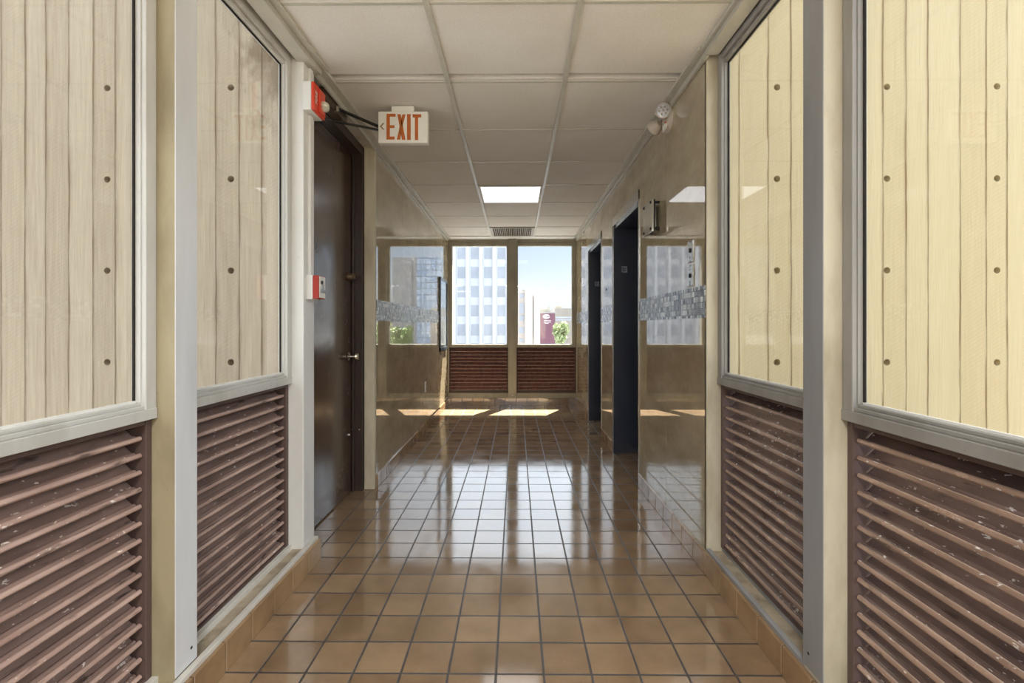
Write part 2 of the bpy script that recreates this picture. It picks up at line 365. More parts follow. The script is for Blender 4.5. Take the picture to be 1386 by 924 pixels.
def origin(o):
    v = Vector((0, 0, 0))
    while o is not None: v += o.location; o = o.parent
    return v
def build(name, mb, mat, parent=None, bevel=0.0, smooth=False, loc=None):
    if loc is not None and parent is None: base = Vector(loc)
    else: base = origin(parent)
    bmesh.ops.recalc_face_normals(mb.bm, faces=mb.bm.faces)
    bmesh.ops.translate(mb.bm, verts=mb.bm.verts, vec=-base)
    me = bpy.data.meshes.new(name); mb.bm.to_mesh(me); mb.bm.free()
    o = bpy.data.objects.new(name, me); COL.objects.link(o)
    me.materials.append(M[mat])
    if parent is not None: o.parent = parent
    elif loc is not None: o.location = loc
    if smooth:
        for p in me.polygons: p.use_smooth = True
        o.modifiers.new('split', 'EDGE_SPLIT').split_angle = math.radians(40)
    if bevel:
        b = o.modifiers.new('bevel', 'BEVEL'); b.width = bevel; b.segments = 2; b.limit_method = 'ANGLE'; b.angle_limit = math.radians(40)
    return o
def empty(name, loc):
    o = bpy.data.objects.new(name, None); COL.objects.link(o); o.location = loc; o.empty_display_size = 0.05; return o
def tag(o, label, cat, group=None, kind=None):
    o['label'] = label; o['category'] = cat
    if group: o['group'] = group
    if kind: o['kind'] = kind
    return o
def struct(o, label, cat): return tag(o, label, cat, kind='structure')

H = 2.43               # ceiling height
XL, XR = -1.0, 0.885   # faces of the posts on the two sides
YEND = 7.0
def sb(mb, s, d0, d1, y0, y1, z0, z1):
    """box on side s, d = how far behind the post face"""
    f = (lambda d: XL - d) if s < 0 else (lambda d: XR + d)
    return mb.box(f(d0), f(d1), y0, y1, z0, z1)

# ------------------------------------------------------------------ floor, ceiling
mb = MB().box(-1.25, 1.32, -4.6, YEND + 0.1, -0.3, 0.0)
struct(build('floor', mb, 'tile'), 'glossy brown square quarry tile floor of the corridor', 'floor')

TX = (-0.964, -0.3545, 0.255, 0.865); TY = [1.890 + 0.6097 * k for k in range(-10, 9)]
mb = MB().box(-1.098, 0.985, -4.7, 2.42, H + 0.005, H + 0.4); mb.box(-1.25, 1.4, 2.47, YEND + 0.2, H + 0.005, H + 0.4)
ceiling = struct(build('ceiling', mb, 'ceiling_tile'), 'suspended ceiling of large square off-white tiles', 'ceiling')
mb = MB()
for x in TX[1:3]: mb.box(x - 0.012, x + 0.012, -4.5, TY[-1], H - 0.003, H + 0.006)
for y in TY: mb.box(XL, 0.9, y - 0.007, y + 0.007, H + 0.0015, H + 0.006)
build('ceiling_grid', mb, 'grid_metal', ceiling)
mb = MB().box(XL, 0.9, TY[-1] - 0.006, YEND, H - 0.006, H + 0.0045)
build('soffit_strip', mb, 'soffit', ceiling)

# wall angles along both sides of the ceiling
mb = MB()
mb.box(-1.0, -0.945, 2.36, YEND, H - 0.008, H + 0.012); mb.box(-1.0, -0.985, 2.36, YEND, H - 0.035, H)
mb.box(-1.03, -0.93, -4.5, 2.36, H - 0.010, H + 0.012); mb.box(-1.03, -0.962, -4.5, 2.36, H - 0.032, H)
struct(build('trim_1', mb, 'grid_metal', bevel=0.003), 'pale metal edge strip where the ceiling meets the left wall', 'trim')
mb = MB()
mb.box(0.835, 0.889, 2.2, YEND, H - 0.008, H + 0.012); mb.box(0.872, 0.889, 2.2, YEND, H - 0.035, H)
mb.box(0.850, 0.96, -4.5, 2.2, H - 0.010, H + 0.012); mb.box(0.868, 0.93, -4.5, 2.2, H - 0.032, H)
struct(build('trim_2', mb, 'grid_metal', bevel=0.003), 'pale metal edge strip where the ceiling meets the right wall', 'trim')

# ------------------------------------------------------------------ marble walls
mb = MB()
yb = [3.41, 4.19, 5.13, 6.07, YEND]
for a, b in zip(yb, yb[1:]): mb.box(XL, XL - 0.06, a, b - 0.0015, 0.0, H + 0.02)
mb.box(XL - 0.003, XL - 0.25, 3.42, YEND + 0.1, 0, H + 0.1)
struct(build('wall_left', mb, 'marble'), 'polished beige marble wall on the left beyond the door', 'wall')
MR = 0.89
E1 = (3.45, 4.40, 2.14); E2 = (4.97, 5.89, 2.15)
mb = MB()
def rp_(y0, y1, z0, z1): mb.box(MR, MR + 0.06, y0, y1, z0, z1)
rp_(2.245, 2.8385, 0, H + 0.02); rp_(2.84, 3.4485, 0, H + 0.02)
rp_(3.45, 4.3985, E1[2], H + 0.02); rp_(4.40, 4.9685, 0, H + 0.02); rp_(4.97, 5.8885, E2[2], H + 0.02); rp_(5.89, YEND, 0, H + 0.02)
mb.box(MR + 0.003, 1.0, 2.264, 2.45, 0, H + 0.1); mb.box(MR + 0.003, MR + 0.5, 3.33, 3.45, 0, H + 0.1); mb.box(MR + 0.003, 1.0, 2.45, 3.33, 0, H + 0.1); mb.box(MR + 0.003, MR + 0.5, 3.45, 4.4, E1[2], H + 0.1)
mb.box(MR + 0.003, MR + 0.5, 4.4, 4.97, 0, H + 0.1); mb.box(MR + 0.003, MR + 0.5, 4.97, 5.89, E2[2], H + 0.1); mb.box(MR + 0.003, MR + 0.5, 5.89, YEND + 0.1, 0, H + 0.1)
struct(build('wall_right', mb, 'marble'), 'polished beige marble wall on the right with the elevator openings', 'wall')

# tile skirting
def tile_row(name, xf, xb, ya, yb, z1, mat, label, cat):
    """one row of tiles with open joints over a dark grout bed; face at xf"""
    sg = 1 if xb > xf else -1; mb = MB(); k0 = math.floor((ya - GY0) / PITCH); y = GY0 + k0 * PITCH
    while y < yb:
        a, b = max(ya, y + 0.002), min(yb, y + PITCH - 0.002)
        if b - a > 0.004: mb.box(xf, xb, a, b, 0, z1)
        y += PITCH
    root = struct(build(name, mb, mat, bevel=0.003), label, cat)
    build('grout', MB().box(xf + sg * 0.003, xb - sg * 0.001, ya + 0.001, yb - 0.001, 0, z1 - 0.003), 'grout', root)
    return root
tile_row('baseboard_left', -0.988, -1.02, 3.413, YEND - 0.013, 0.095, 'tile_plain', 'brown tile skirting along the left marble wall', 'baseboard')
tile_row('baseboard_right', 0.878, 0.91, 2.246, 3.444, 0.098, 'tile_plain', 'brown tile skirting below the marble before the nearer elevator', 'baseboard')
tile_row('baseboard_pier', 0.878, 0.91, 4.406, 4.964, 0.098, 'tile_plain', 'brown tile skirting between the two elevators', 'baseboard')
tile_row('baseboard_far', 0.878, 0.91, 5.896, YEND - 0.013, 0.098, 'tile_plain', 'brown tile skirting between the farther elevator and the end wall', 'baseboard')
mb = MB().box(-0.99, 0.88, YEND - 0.012, YEND + 0.08, 0, 0.106)
struct(build('baseboard_end', mb, 'tile_end', bevel=0.002), 'brown tile skirting below the end wall louvers', 'baseboard')

# mosaic bands
mb = MB().box(XL + 0.003, XL - 0.02, 3.412, 6.99, 1.195, 1.345)
struct(build('trim_3', mb, 'mosaic'), 'band of small grey glass mosaic along the left marble wall', 'mosaic band')
mb = MB()
for a, b in ((2.247, 3.446), (4.402, 4.966), (5.893, 6.99)): mb.box(MR - 0.003, MR + 0.02, a, b, 1.195, 1.348)
struct(build('trim_4', mb, 'mosaic'), 'band of small grey glass mosaic along the right marble wall', 'mosaic band')

# ------------------------------------------------------------------ tiled curbs and sills under the side glazing
tile_row('trim_5', -0.967, -1.25, -4.6, 2.36, 0.103, 'tile_plain', 'brown tile curb along the foot of the left glazing', 'curb')
tile_row('trim_6', 0.877, 1.157, -4.6, 2.243, 0.103, 'tile_plain', 'brown tile curb along the foot of the right glazing', 'curb')
def sill(s, name, front, y1, mat, label):
    o = lambda d: front + s * d
    mb = MB().box(o(0.014), o(0.14), -4.5, y1, 0.101, 0.106)
    root = struct(build(name, mb, 'sill_dirt'), label, 'sill')
    mb = MB().box(o(0.012), o(0.032), -4.5, y1, 0.102, 0.118); mb.box(o(0.085), o(0.118), -4.5, y1, 0.102, 0.126)
    build('sill_lip', mb, mat, root, bevel=0.002)
sill(-1, 'trim_7', -0.967, 2.358, 'white_paint', 'dusty white metal sill channel on the left tile curb')
sill(1, 'trim_8', 0.877, 2.24, 'aluminium', 'dusty grey metal sill channel on the right tile curb')

# ------------------------------------------------------------------ side glazing: window, louver, post
ZS0, ZS1, ZH = 0.886, 0.937, 2.362
def window(s, name, ya, yb, mat, label):
    mb = MB()
    # face frame and a stepped glazing bead just behind it
    st, be = 0.041, 0.0445
    sb(mb, s, 0.055, 0.096, ya, ya + st, ZS0, H + 0.01); sb(mb, s, 0.055, 0.096, yb - st, yb, ZS0, H + 0.01)
    sb(mb, s, 0.055, 0.10, ya + st, yb - st, ZH + 0.018, H + 0.01)
    root = struct(build(name, mb, mat, bevel=0.0025), label, 'window')
    mb = MB()
    sb(mb, s, 0.068, 0.094, ya + st, ya + be, ZS1, ZH + 0.016); sb(mb, s, 0.068, 0.094, yb - be, yb - st, ZS1, ZH + 0.016)
    sb(mb, s, 0.068, 0.098, ya + be, yb - be, ZH, ZH + 0.016)
    build('glazing_bead', mb, mat, root, bevel=0.002)
    mb = MB()
    sb(mb, s, 0.052, 0.12, ya, yb, ZS0, ZS1 - 0.020); sb(mb, s, 0.060, 0.118, ya + 0.002, yb - 0.002, ZS1 - 0.020, ZS1 - 0.009); sb(mb, s, 0.070, 0.116, ya + st, yb - st, ZS1 - 0.009, ZS1)
    build('sill_rail', mb, mat, root, bevel=0.002)
    mb = MB()
    for y in (ya + be, yb - be - 0.006): sb(mb, s, 0.0825, 0.0875, y, y + 0.006, ZS1, ZH)
    sb(mb, s, 0.0825, 0.0875, ya + be, yb - be, ZH - 0.006, ZH)
    build('gasket', mb, 'gasket', root)
    mb = MB(); sb(mb, s, 0.088, 0.093, ya + be, yb - be, ZS1, ZH)
    build('pane', mb, 'glass', root)
    mb = MB(); sb(mb, s, 0.082, 0.088, ya + be, yb - be, ZS1, ZS1 + 0.006)
    build('sealant_bead', mb, 'sealant', root)
    return root

NOSE = [(0.0000, 0.0085), (0.0008, 0.0125), (0.0035, 0.0160), (0.0075, 0.0172), (0.0115, 0.0158), (0.0140, 0.0120), (0.0120, 0.0040), (0.0070, 0.0025), (0.0025, 0.0045)]
BLADE = [(0.0138, 0.0112), (0.0165, 0.0110), (0.0200, 0.0158), (0.0245, 0.0182), (0.0285, 0.0168), (0.0320, 0.0190), (0.0540, 0.0395), (0.0540, 0.0365), (0.0310, 0.0155), (0.0170, 0.0080), (0.0128, 0.0066)]
BLADE_END = [(0.000, 0.004), (0.003, 0.012), (0.009, 0.0150), (0.014, 0.0140), (0.019, 0.0165), (0.052, 0.0625), (0.052, 0.058), (0.022, 0.0130), (0.009, 0.0045), (0.003, 0.0025)]
def blades(mb, n, z0, pitch, place, vec, prof=None):
    """n louver blades; place(depth, z) gives the profile point in space, vec runs along the blade"""
    for k in range(n):
        mb.prism([place(d, z0 + k * pitch + z) for d, z in (prof or BLADE)], vec)
def louver(s, ya, yb, mat, label):
    nose = 'nosing_left' if s < 0 else 'nosing_right'
    f = (lambda d: XL - d) if s < 0 else (lambda d: XR + d)
    z0, z1 = 0.126, ZS0
    root = tag(empty('louver_panel', (f(0.09), (ya + yb) / 2, z0)), label, 'louver', 'slatted louver panels below the windows')
    mb = MB()
    sb(mb, s, 0.070, 0.14, ya, ya + 0.022, z0, z1); sb(mb, s, 0.070, 0.14, yb - 0.022, yb, z0, z1)
    sb(mb, s, 0.072, 0.14, ya + 0.022, yb - 0.022, z1 - 0.016, z1); sb(mb, s, 0.072, 0.14, ya + 0.022, yb - 0.022, z0, z0 + 0.008)
    build('frame', mb, 'louver_frame', root, bevel=0.0015)
    if s < 0:
        mb = MB(); sb(mb, s, 0.134, 0.139, ya + 0.022, yb - 0.022, z0 + 0.008, z1 - 0.016); build('backing', mb, 'black', root)
    n = 15; pitch = (z1 - z0 - 0.024) / n
    mb = MB(); blades(mb, n, z0 + 0.008, pitch, lambda d, z: Vector((f(0.078 + d), ya + 0.026, z)), (0, yb - ya - 0.052, 0))
    build('slats', mb, mat, root, smooth=True)
    mb = MB(); blades(mb, n, z0 + 0.008, pitch, lambda d, z: Vector((f(0.078 + d), ya + 0.026, z)), (0, yb - ya - 0.052, 0), NOSE)
    build('slat_nosings', mb, nose, root, smooth=True)['label'] = 'rounded front edges of the slats, highlights painted in'
    return root
def post(s, name, ya, yb, plate, label, body='cream_paint'):
    mb = MB(); sb(mb, s, 0.003, 0.13, ya, yb - 0.001, 0.106, H + 0.01)
    root = struct(build(name, mb, body, bevel=0.002), label, 'post')
    mb = MB(); sb(mb, s, 0.0, 0.003, ya - 0.001, yb, 0.119, H - 0.04)
    build('cover_plate', mb, plate, root, bevel=0.001)
    mb = MB()
    x = XL if s < 0 else XR
    mb.lathe([(0.0045, 0), (0.0045, 0.001), (0, 0.001)], (x, ya + 0.045 * (yb - ya) / 0.09 + 0.02, 0.165), (-s, 0, 0), 12)
    build('bolt', mb, 'black', root)
    return root
window(-1, 'window_1', 0.635, 1.394, 'frame_metal', 'near left fixed pane in a stepped pale metal frame')
window(-1, 'window_2', 1.492, 2.238, 'frame_metal', 'left fixed pane between the grey post and the white pillar, stained concrete behind')
window(1, 'window_3', 0.625, 1.384, 'frame_grey', 'near right fixed pane in a stepped grey metal frame')
window(1, 'window_4', 1.482, 2.235, 'frame_grey', 'right fixed pane between the grey post and the marble wall')
louver(-1, 0.635, 1.394, 'louver_left', 'dusty pinkish-brown louver panel under the near left pane, in front of the left post')
louver(-1, 1.492, 2.238, 'louver_left', 'dusty brown louver panel between the left post and the white pillar')
louver(1, 0.625, 1.384, 'louver_right', 'dark brown louver panel under the near right pane, in front of the right post')
louver(1, 1.482, 2.235, 'louver_right', 'dark brown louver panel between the right post and the marble wall')
post(-1, 'trim_9', 1.396, 1.490, 'aluminium_pale', 'pale grey metal post standing between the two left panes', 'cream_paint_shaded')
post(1, 'trim_10', 1.386, 1.480, 'aluminium', 'grey metal post standing between the two right panes')

# white pillar that ends the left glazing, with the cream return of the right marble wall
mb = MB().box(-1.0, -1.12, 2.240, 2.360, 0.103, H + 0.02)
struct(build('trim_11', mb, 'pillar_paint', bevel=0.004), 'white painted pillar at the end of the left glazing', 'pillar')
mb = MB().box(MR, MR + 0.09, 2.237, 2.262, 0.098, H + 0.02)
struct(build('trim_12', mb, 'cream_paint', bevel=0.006), 'cream painted edge of the right marble wall beside the glazing', 'trim')
mb = MB().box(-1.075, -1.0, 3.372, 3.412, 0.0, H + 0.02)
struct(build('trim_13', mb, 'cream_paint', bevel=0.004), 'cream post between the brown door frame and the left marble wall', 'trim')

# glazed bays behind the camera carry on the same rhythm
def rear_wall(s, name):
    mb = MB()
    for k in range(1, 7):
        y = 0.54 - 0.84 * (k - 1); sb(mb, s, 0.0, 0.12, y, y + 0.093, 0.10, H + 0.02)
    sb(mb, s, 0.06, 0.12, -4.6, 0.54, 0.10, 0.93); sb(mb, s, 0.055, 0.12, -4.6, 0.54, 2.37, H + 0.02)
    struct(build(name, mb, 'cream_paint', bevel=0.003), 'posts and low wall of the glazed side behind the camera', 'wall')
rear_wall(-1, 'wall_rear_left'); rear_wall(1, 'wall_rear_right')
mb = MB().box(-1.25, 1.15, -4.75, -4.6, 0, 0.9); mb.box(-1.25, 1.15, -4.75, -4.6, 2.3, H + 0.1)
mb.box(-1.25, -0.9, -4.75, -4.6, 0.9, 2.3); mb.box(0.8, 1.15, -4.75, -4.6, 0.9, 2.3); mb.box(-0.09, -0.01, -4.75, -4.6, 0.9, 2.3)
struct(build('wall_back', mb, 'cream_paint'), 'end wall with a window opening behind the camera', 'wall')

# ------------------------------------------------------------------ end wall
mb = MB()
mb.box(-1.0, -0.98, YEND - 0.02, YEND + 0.1, 0.106, H + 0.02); mb.box(0.88, 0.9, YEND - 0.02, YEND + 0.1, 0.106, H + 0.02)
mb.box(-1.0, 0.9, YEND - 0.02, YEND + 0.1, 2.385, H + 0.02); mb.box(-1.0, 0.9, YEND - 0.03, YEND + 0.1, 0.106, 0.180)
struct(build('wall_end', mb, 'end_frame', bevel=0.003), 'beige metal surround of the windows at the corridor end', 'wall')
mb = MB().box(-0.112, 0.007, YEND - 0.07, YEND + 0.08, 0.110, H)
r = struct(build('trim_14', mb, 'end_frame', bevel=0.004), 'beige mullion standing between the two end windows', 'mullion')
for z in (0.15, 2.38):
    mb = MB().lathe([(0.011, 0), (0.011, 0.004), (0.006, 0.008), (0, 0.008)], (-0.052, YEND - 0.07, z), (0, -1, 0), 12)
    build('bolt', mb, 'steel', r)
def end_bay(name, xa, xb, gxa, gxb, wl, ll):
    mb = MB()
    mb.box(xa, gxa, YEND + 0.0, YEND + 0.08, 0.845, 2.385); mb.box(gxb, xb, YEND + 0.0, YEND + 0.08, 0.845, 2.385)
    mb.box(gxa, gxb, YEND + 0.0, YEND + 0.08, 2.330, 2.385)
    root = struct(build(name, mb, 'end_frame', bevel=0.004), wl, 'window')
    mb = MB().box(xa, xb, YEND - 0.012, YEND + 0.08, 0.845, 0.888); build('sill_rail', mb, 'end_frame', root, bevel=0.003)
    mb = MB().box(gxa, gxb, YEND + 0.05, YEND + 0.056, 0.888, 2.330); build('pane', mb, 'glass', root)
    z0, z1 = 0.182, 0.843
    lv = tag(empty('louver_panel', ((xa + xb) / 2, YEND + 0.03, z0)), ll, 'louver', 'slatted louver panels below the windows')
    mb = MB().box(xa, xa + 0.014, YEND + 0.005, YEND + 0.08, z0, z1); mb.box(xb - 0.014, xb, YEND + 0.005, YEND + 0.08, z0, z1)
    mb.box(xa + 0.014, xb - 0.014, YEND + 0.005, YEND + 0.08, z1 - 0.012, z1); mb.box(xa + 0.014, xb - 0.014, YEND + 0.02, YEND + 0.08, z0, z0 + 0.034)
    build('frame', mb, 'louver_frame', lv, bevel=0.0015)
    build('backing', MB().box(xa + 0.014, xb - 0.014, YEND + 0.072, YEND + 0.079, z0 + 0.034, z1 - 0.012), 'black', lv)  # added dark sheet that keeps the sun off the slats
    n = 12; pitch = (z1 - z0 - 0.05) / n
    mb = MB(); blades(mb, n, z0 + 0.034, pitch, lambda d, z: Vector((xa + 0.016, YEND + 0.015 + d, z)), (xb - xa - 0.032, 0, 0), BLADE_END)
    build('slats', mb, 'louver_end', lv, smooth=True)
    mb = MB()
    for k in range(n): mb.box(xa + 0.017, xb - 0.017, YEND + 0.0125, YEND + 0.0185, z0 + 0.034 + k * pitch + 0.006, z0 + 0.034 + k * pitch + 0.0125)  # pale strips painting a glint on each slat front
    build('slat_nosings', mb, 'nosing_left', lv, bevel=0.002)['label'] = 'rounded front edges of the slats, highlights painted in'
end_bay('window_5', -0.98, -0.112, -0.936, -0.136, 'end window left of the mullion, filled by the white office tower', 'red-brown louver panel below the end window with the white tower')
end_bay('window_6', 0.007, 0.88, 0.030, 0.820, 'end window right of the mullion, showing sky and low buildings', 'red-brown louver panel below the end window with open sky')

# ------------------------------------------------------------------ brown door on the left
DX = -1.15
door = struct(empty('door_1', (DX, 2.9, 0)), 'dark brown full-height door in a recess on the left', 'door')
mb = MB().box(DX, DX - 0.045, 2.503, 3.343, 0.008, 2.355); build('leaf', mb, 'door', door, bevel=0.002)
mb = MB().box(-1.078, -1.25, 3.346, 3.392, 0, 2.42); mb.box(-1.078, -1.25, 2.452, 2.500, 0, 2.42); mb.box(-1.078, -1.25, 2.500, 3.346, 2.358, 2.42)
mb.box(DX + 0.018, DX + 0.004, 3.325, 3.346, 0, 2.358)
build('frame', mb, 'door_frame', door, bevel=0.002)
kn = MB().lathe([(0.027, 0), (0.030, 0.004), (0.024, 0.009), (0.011, 0.012), (0.010, 0.034), (0.020, 0.040), (0.026, 0.052), (0.022, 0.064), (0, 0.068)], (DX, 3.27, 0.947), (1, 0, 0), 28)
build('knob', kn, 'chrome', door, smooth=True)['label'] = 'round chrome door knob'
mb = MB().lathe([(0.030, 0), (0.030, 0.006), (0.024, 0.024), (0.021, 0.030), (0, 0.030)], (DX, 3.27, 1.495), (1, 0, 0), 28)
mb.box(DX + 0.028, DX + 0.046, 3.262, 3.278, 1.478, 1.512)
build('deadbolt', mb, 'bronze', door, smooth=True)['label'] = 'dark bronze deadbolt above the knob'
mb = MB().lathe([(0.010, 0), (0.010, 0.006), (0.005, 0.012), (0, 0.012)], (DX, 3.27, 0.41), (1, 0, 0), 14); build('stud', mb, 'chrome', door, smooth=True)
mb = MB().lathe([(0.006, 0), (0.006, 0.008), (0, 0.010)], (-1.10, 3.346, 0.43), (0, -1, 0), 14); build('stud', mb, 'chrome', door, smooth=True)
cl = build('door_closer', MB().box(-1.076, -1.005, 2.50, 2.84, 2.362, 2.412), 'bronze', door, bevel=0.008); cl['label'] = 'bronze closer box with two dark arms'
EL = Vector((-0.775, 2.85, 2.318))
build('arm', MB().bar((-0.985, 2.62, 2.352), EL + Vector((0, 0, 0.010)), 0.026, 0.008), 'dark_metal', cl, bevel=0.002)
mb = MB().bar((-1.045, 2.58, 2.278), EL, 0.022, 0.008); mb.box(DX, -1.035, 2.555, 2.605, 2.266, 2.276); mb.box(DX, DX + 0.012, 2.50, 2.66, 2.255, 2.290)
build('arm', mb, 'dark_metal', cl, bevel=0.002)
mb = MB().lathe([(0.014, 0), (0.014, 0.026), (0.009, 0.03), (0, 0.03)], (-0.985, 2.62, 2.335), (0, 0, 1), 16); mb.lathe([(0.012, 0), (0.012, 0.03), (0, 0.032)], EL - Vector((0, 0, 0.012)), (0, 0, 1), 16)
build('pivot', mb, 'chrome', cl, smooth=True)
# recess round the door
mb = MB().box(-1.25, -1.45, 2.451, 3.42, 0, H + 0.1)
struct(build('wall_recess', mb, 'cream_paint'), 'wall behind the recessed brown door', 'wall')
mb = MB().box(-1.25, -1.0, 2.452, 3.372, 2.421, H + 0.1)
struct(build('trim_15', mb, 'white_paint'), 'white head panel above the brown door', 'trim')

# ------------------------------------------------------------------ elevators
def elevator(name, ya, yb, zt, label, ch):
    root = struct(empty(name, (MR, (ya + yb) / 2, 0)), label, 'elevator')
    p = 0.007
    mb = MB().box(MR - p, MR + 0.10, ya, ya + 0.012, 0, zt); mb.box(MR - p, MR + 0.10, yb - 0.012, yb, 0, zt)
    mb.box(MR - p, MR + 0.012, ya, yb, zt - 0.07, zt); mb.box(MR - p - 0.004, MR + 0.02, ya + 0.012, yb - 0.012, zt - 0.078, zt - 0.070)
    build('frame', mb, 'steel', root, bevel=0.0015)
    mb = MB().box(MR + 0.001, MR + 0.34, yb - 0.036, yb - 0.013, 0, zt - 0.079); mb.box(MR + 0.001, MR + 0.34, ya + 0.013, ya + 0.036, 0, zt - 0.079)
    mb.box(MR + 0.013, MR + 0.34, ya + 0.036, yb - 0.036, zt - 0.10, zt - 0.079)
    build('jamb', mb, 'navy', root)
    ym = (ya + yb) / 2
    for a, b in ((ya + 0.037, ym - 0.002), (ym + 0.002, yb - 0.037)):
        build('door_panel', MB().box(MR + 0.29, MR + 0.33, a, b, 0.006, zt - 0.101), 'navy', root, bevel=0.002)
    mb = MB().box(MR + 0.225, MR + 0.345, ya + 0.037, yb - 0.037, 0.0, 0.005); build('sill_plate', mb, 'steel', root)
    # small square floor plate on the jamb, dark figure on a pale frame
    x0 = MR + 0.075; z = 1.645
    pl = build('floor_plate', MB().box(x0, x0 + 0.048, yb - 0.0375, yb - 0.036, z, z + 0.055), 'mark_grey', root); pl['label'] = 'small grey square plate with a dark figure'
    mb = MB().box(x0 + 0.009, x0 + 0.039, yb - 0.0381, yb - 0.0375, z + 0.012, z + 0.046)
    build('figure_panel', mb, 'navy', pl)
    mb = MB(); y = yb - 0.0386
    def st(pts): mb.prism([(x0 + 0.024 + a, y, z + 0.029 + b) for a, b in pts], (0, 0.0006, 0))
    st([(0.004, -0.012), (0.008, -0.012), (0.008, 0.012), (0.004, 0.012)]); st([(-0.010, -0.006), (0.011, -0.006), (0.011, -0.002), (-0.010, -0.002)]); st([(-0.010, -0.002), (-0.006, -0.002), (0.006, 0.012), (0.002, 0.012)])
    build('figure', mb, 'mark_grey', pl)
    return root
elevator('door_2', *E1, 'nearer dark elevator opening in the right marble wall', '4')
elevator('door_3', *E2, 'farther dark elevator opening, next to the end window', '4')
# call buttons between wall edge and elevator
def call_plate(z0, z1, n, label):
    ya, yb_ = 2.395, 2.470
    root = tag(empty('call_button_plate', (MR, (ya + yb_) / 2, z0)), label, 'call button', 'elevator call plates on the right marble wall')
    build('plate', MB().box(MR - 0.006, MR, ya, yb_, z0, z1), 'steel', root, bevel=0.002)
    zc = (z0 + z1) / 2; yc = (ya + yb_) / 2
    b = build('button', MB().lathe([(0.0115, 0), (0.0115, 0.004), (0.009, 0.0055), (0, 0.0055)], (MR - 0.006, yc, zc + (0.005 if n == 1 else 0)), (-1, 0, 0), 20), 'black', root, smooth=True)
    for sgn in ((1, -1) if n > 1 else (-1,)):
        zz = zc + sgn * 0.034
        build('arrow', MB().prism([(MR - 0.0066, yc - 0.009, zz - sgn * 0.006), (MR - 0.0066, yc + 0.009, zz - sgn * 0.006), (MR - 0.0066, yc, zz + sgn * 0.009)], (0.0006, 0, 0)), 'mark_grey', root)
    for zz in (z0 + 0.006, z1 - 0.006):
        build('screw', MB().lathe([(0.003, 0), (0.003, 0.001), (0, 0.0012)], (MR - 0.006, yc, zz), (-1, 0, 0), 10), 'black', root)
call_plate(1.478, 1.590, 1, 'upper steel call plate with one black button, on the right marble wall')
call_plate(1.357, 1.466, 2, 'lower steel call plate with black button and arrows, just above the mosaic band')
# key switch on the pier between the elevators
mb = MB().lathe([(0.011, 0), (0.011, 0.004), (0.006, 0.006), (0, 0.006)], (MR, 4.71, 1.515), (-1, 0, 0), 18)
tag(build('key_switch', mb, 'black', loc=(MR, 4.71, 1.515)), 'small black round key switch on the marble between the elevators', 'switch')
# projecting square sign plate above the mosaic
sg = tag(empty('wall_sign', (MR, 3.05, 1.74)), 'square etched sign plate held off the marble beside the nearer elevator', 'sign')
build('plate', MB().box(MR - 0.052, MR - 0.040, 2.955, 3.145, 1.742, 1.942), 'plate_glass', sg, bevel=0.001)
build('backing', MB().box(MR - 0.040, MR - 0.030, 2.957, 3.143, 1.744, 1.940), 'black', sg)
for y in (2.972, 3.128):
    for z in (1.760, 1.924):
        build('standoff', MB().lathe([(0.009, 0), (0.009, 0.056), (0.006, 0.06), (0, 0.06)], (MR, y, z), (-1, 0, 0), 16), 'black', sg, smooth=True)

# ------------------------------------------------------------------ things on walls and ceiling
# EXIT sign, hung from the ceiling
U = 0.000324; SX, SZ, SY = -0.797, 2.397, 2.755
def sp(x, y, d=0.0): return (SX + (x - 155) * U, SY - d, SZ - (y - 205) * U)
ex = tag(empty('exit_sign', (SX + 0.14, SY + 0.025, H)), 'white EXIT sign with orange letters hanging from the ceiling', 'exit sign')
mb = MB().box(SX, SX + 885 * U, SY, SY + 0.045, SZ - 565 * U, SZ)
build('housing', mb, 'sign_white', ex, bevel=0.004)
mb = MB().box(SX + 232 * U, SX + 630 * U, SY + 0.004, SY + 0.04, SZ, H); build('canopy', mb, 'sign_white', ex, bevel=0.003)
def letter(polys):
    mb = MB()
    for pl in polys: mb.prism([sp(x, y, 0.0012) for x, y in pl], (0, 0.0022, 0))
    return mb
R4 = lambda a, b, c, d: [(a, c), (b, c), (b, d), (a, d)]
build('lettering', letter([R4(305, 365, 250, 710), R4(365, 468, 250, 302), R4(365, 448, 455, 505), R4(365, 450, 655, 710),
    [(500, 258), (558, 258), (645, 716), (582, 716)],     R4(672, 738, 258, 718), R4(772, 925, 262, 318), R4(812, 870, 318, 722), [(645, 262), (588, 262), (560, 392), (576, 466), (592, 470)], [(548, 712), (490, 712), (545, 458), (571, 580)]]), 'sign_orange', ex)['label'] = 'orange letters reading EXIT'
build('chevron', letter([[(185, 474), (240, 415), (268, 415), (216, 474)], [(185, 474), (216, 474), (268, 533), (240, 533)]]), 'chevron', ex)

# fire alarm strobe on the pillar
fa = tag(empty('fire_alarm_strobe', (XL, 2.30, 2.17)), 'red fire alarm with clear strobe high on the white pillar', 'fire alarm')
fy0, fy1, fz0, fz1 = 2.228, 2.358, 2.170, 2.305
build('back_box', MB().box(XL, XL + 0.040, fy0, fy1, fz0, fz1), 'pillar_paint', fa, bevel=0.003)
mb = MB().box(XL + 0.040, XL + 0.054, fy0 + 0.001, fy1, fz0 + 0.001, fz1 - 0.002); mb.box(XL + 0.054, XL + 0.062, fy0 + 0.050, fy1 - 0.012, fz0 + 0.010, fz1 - 0.012)
hs = build('housing', mb, 'red', fa, bevel=0.004)
build('strobe_lens', MB().lathe([(0.026, 0), (0.026, 0.012), (0.018, 0.026), (0.008, 0.030), (0, 0.030)], (XL + 0.060, 2.318, 2.222), (1, 0, 0), 10), 'strobe', fa)['label'] = 'clear faceted strobe lens'
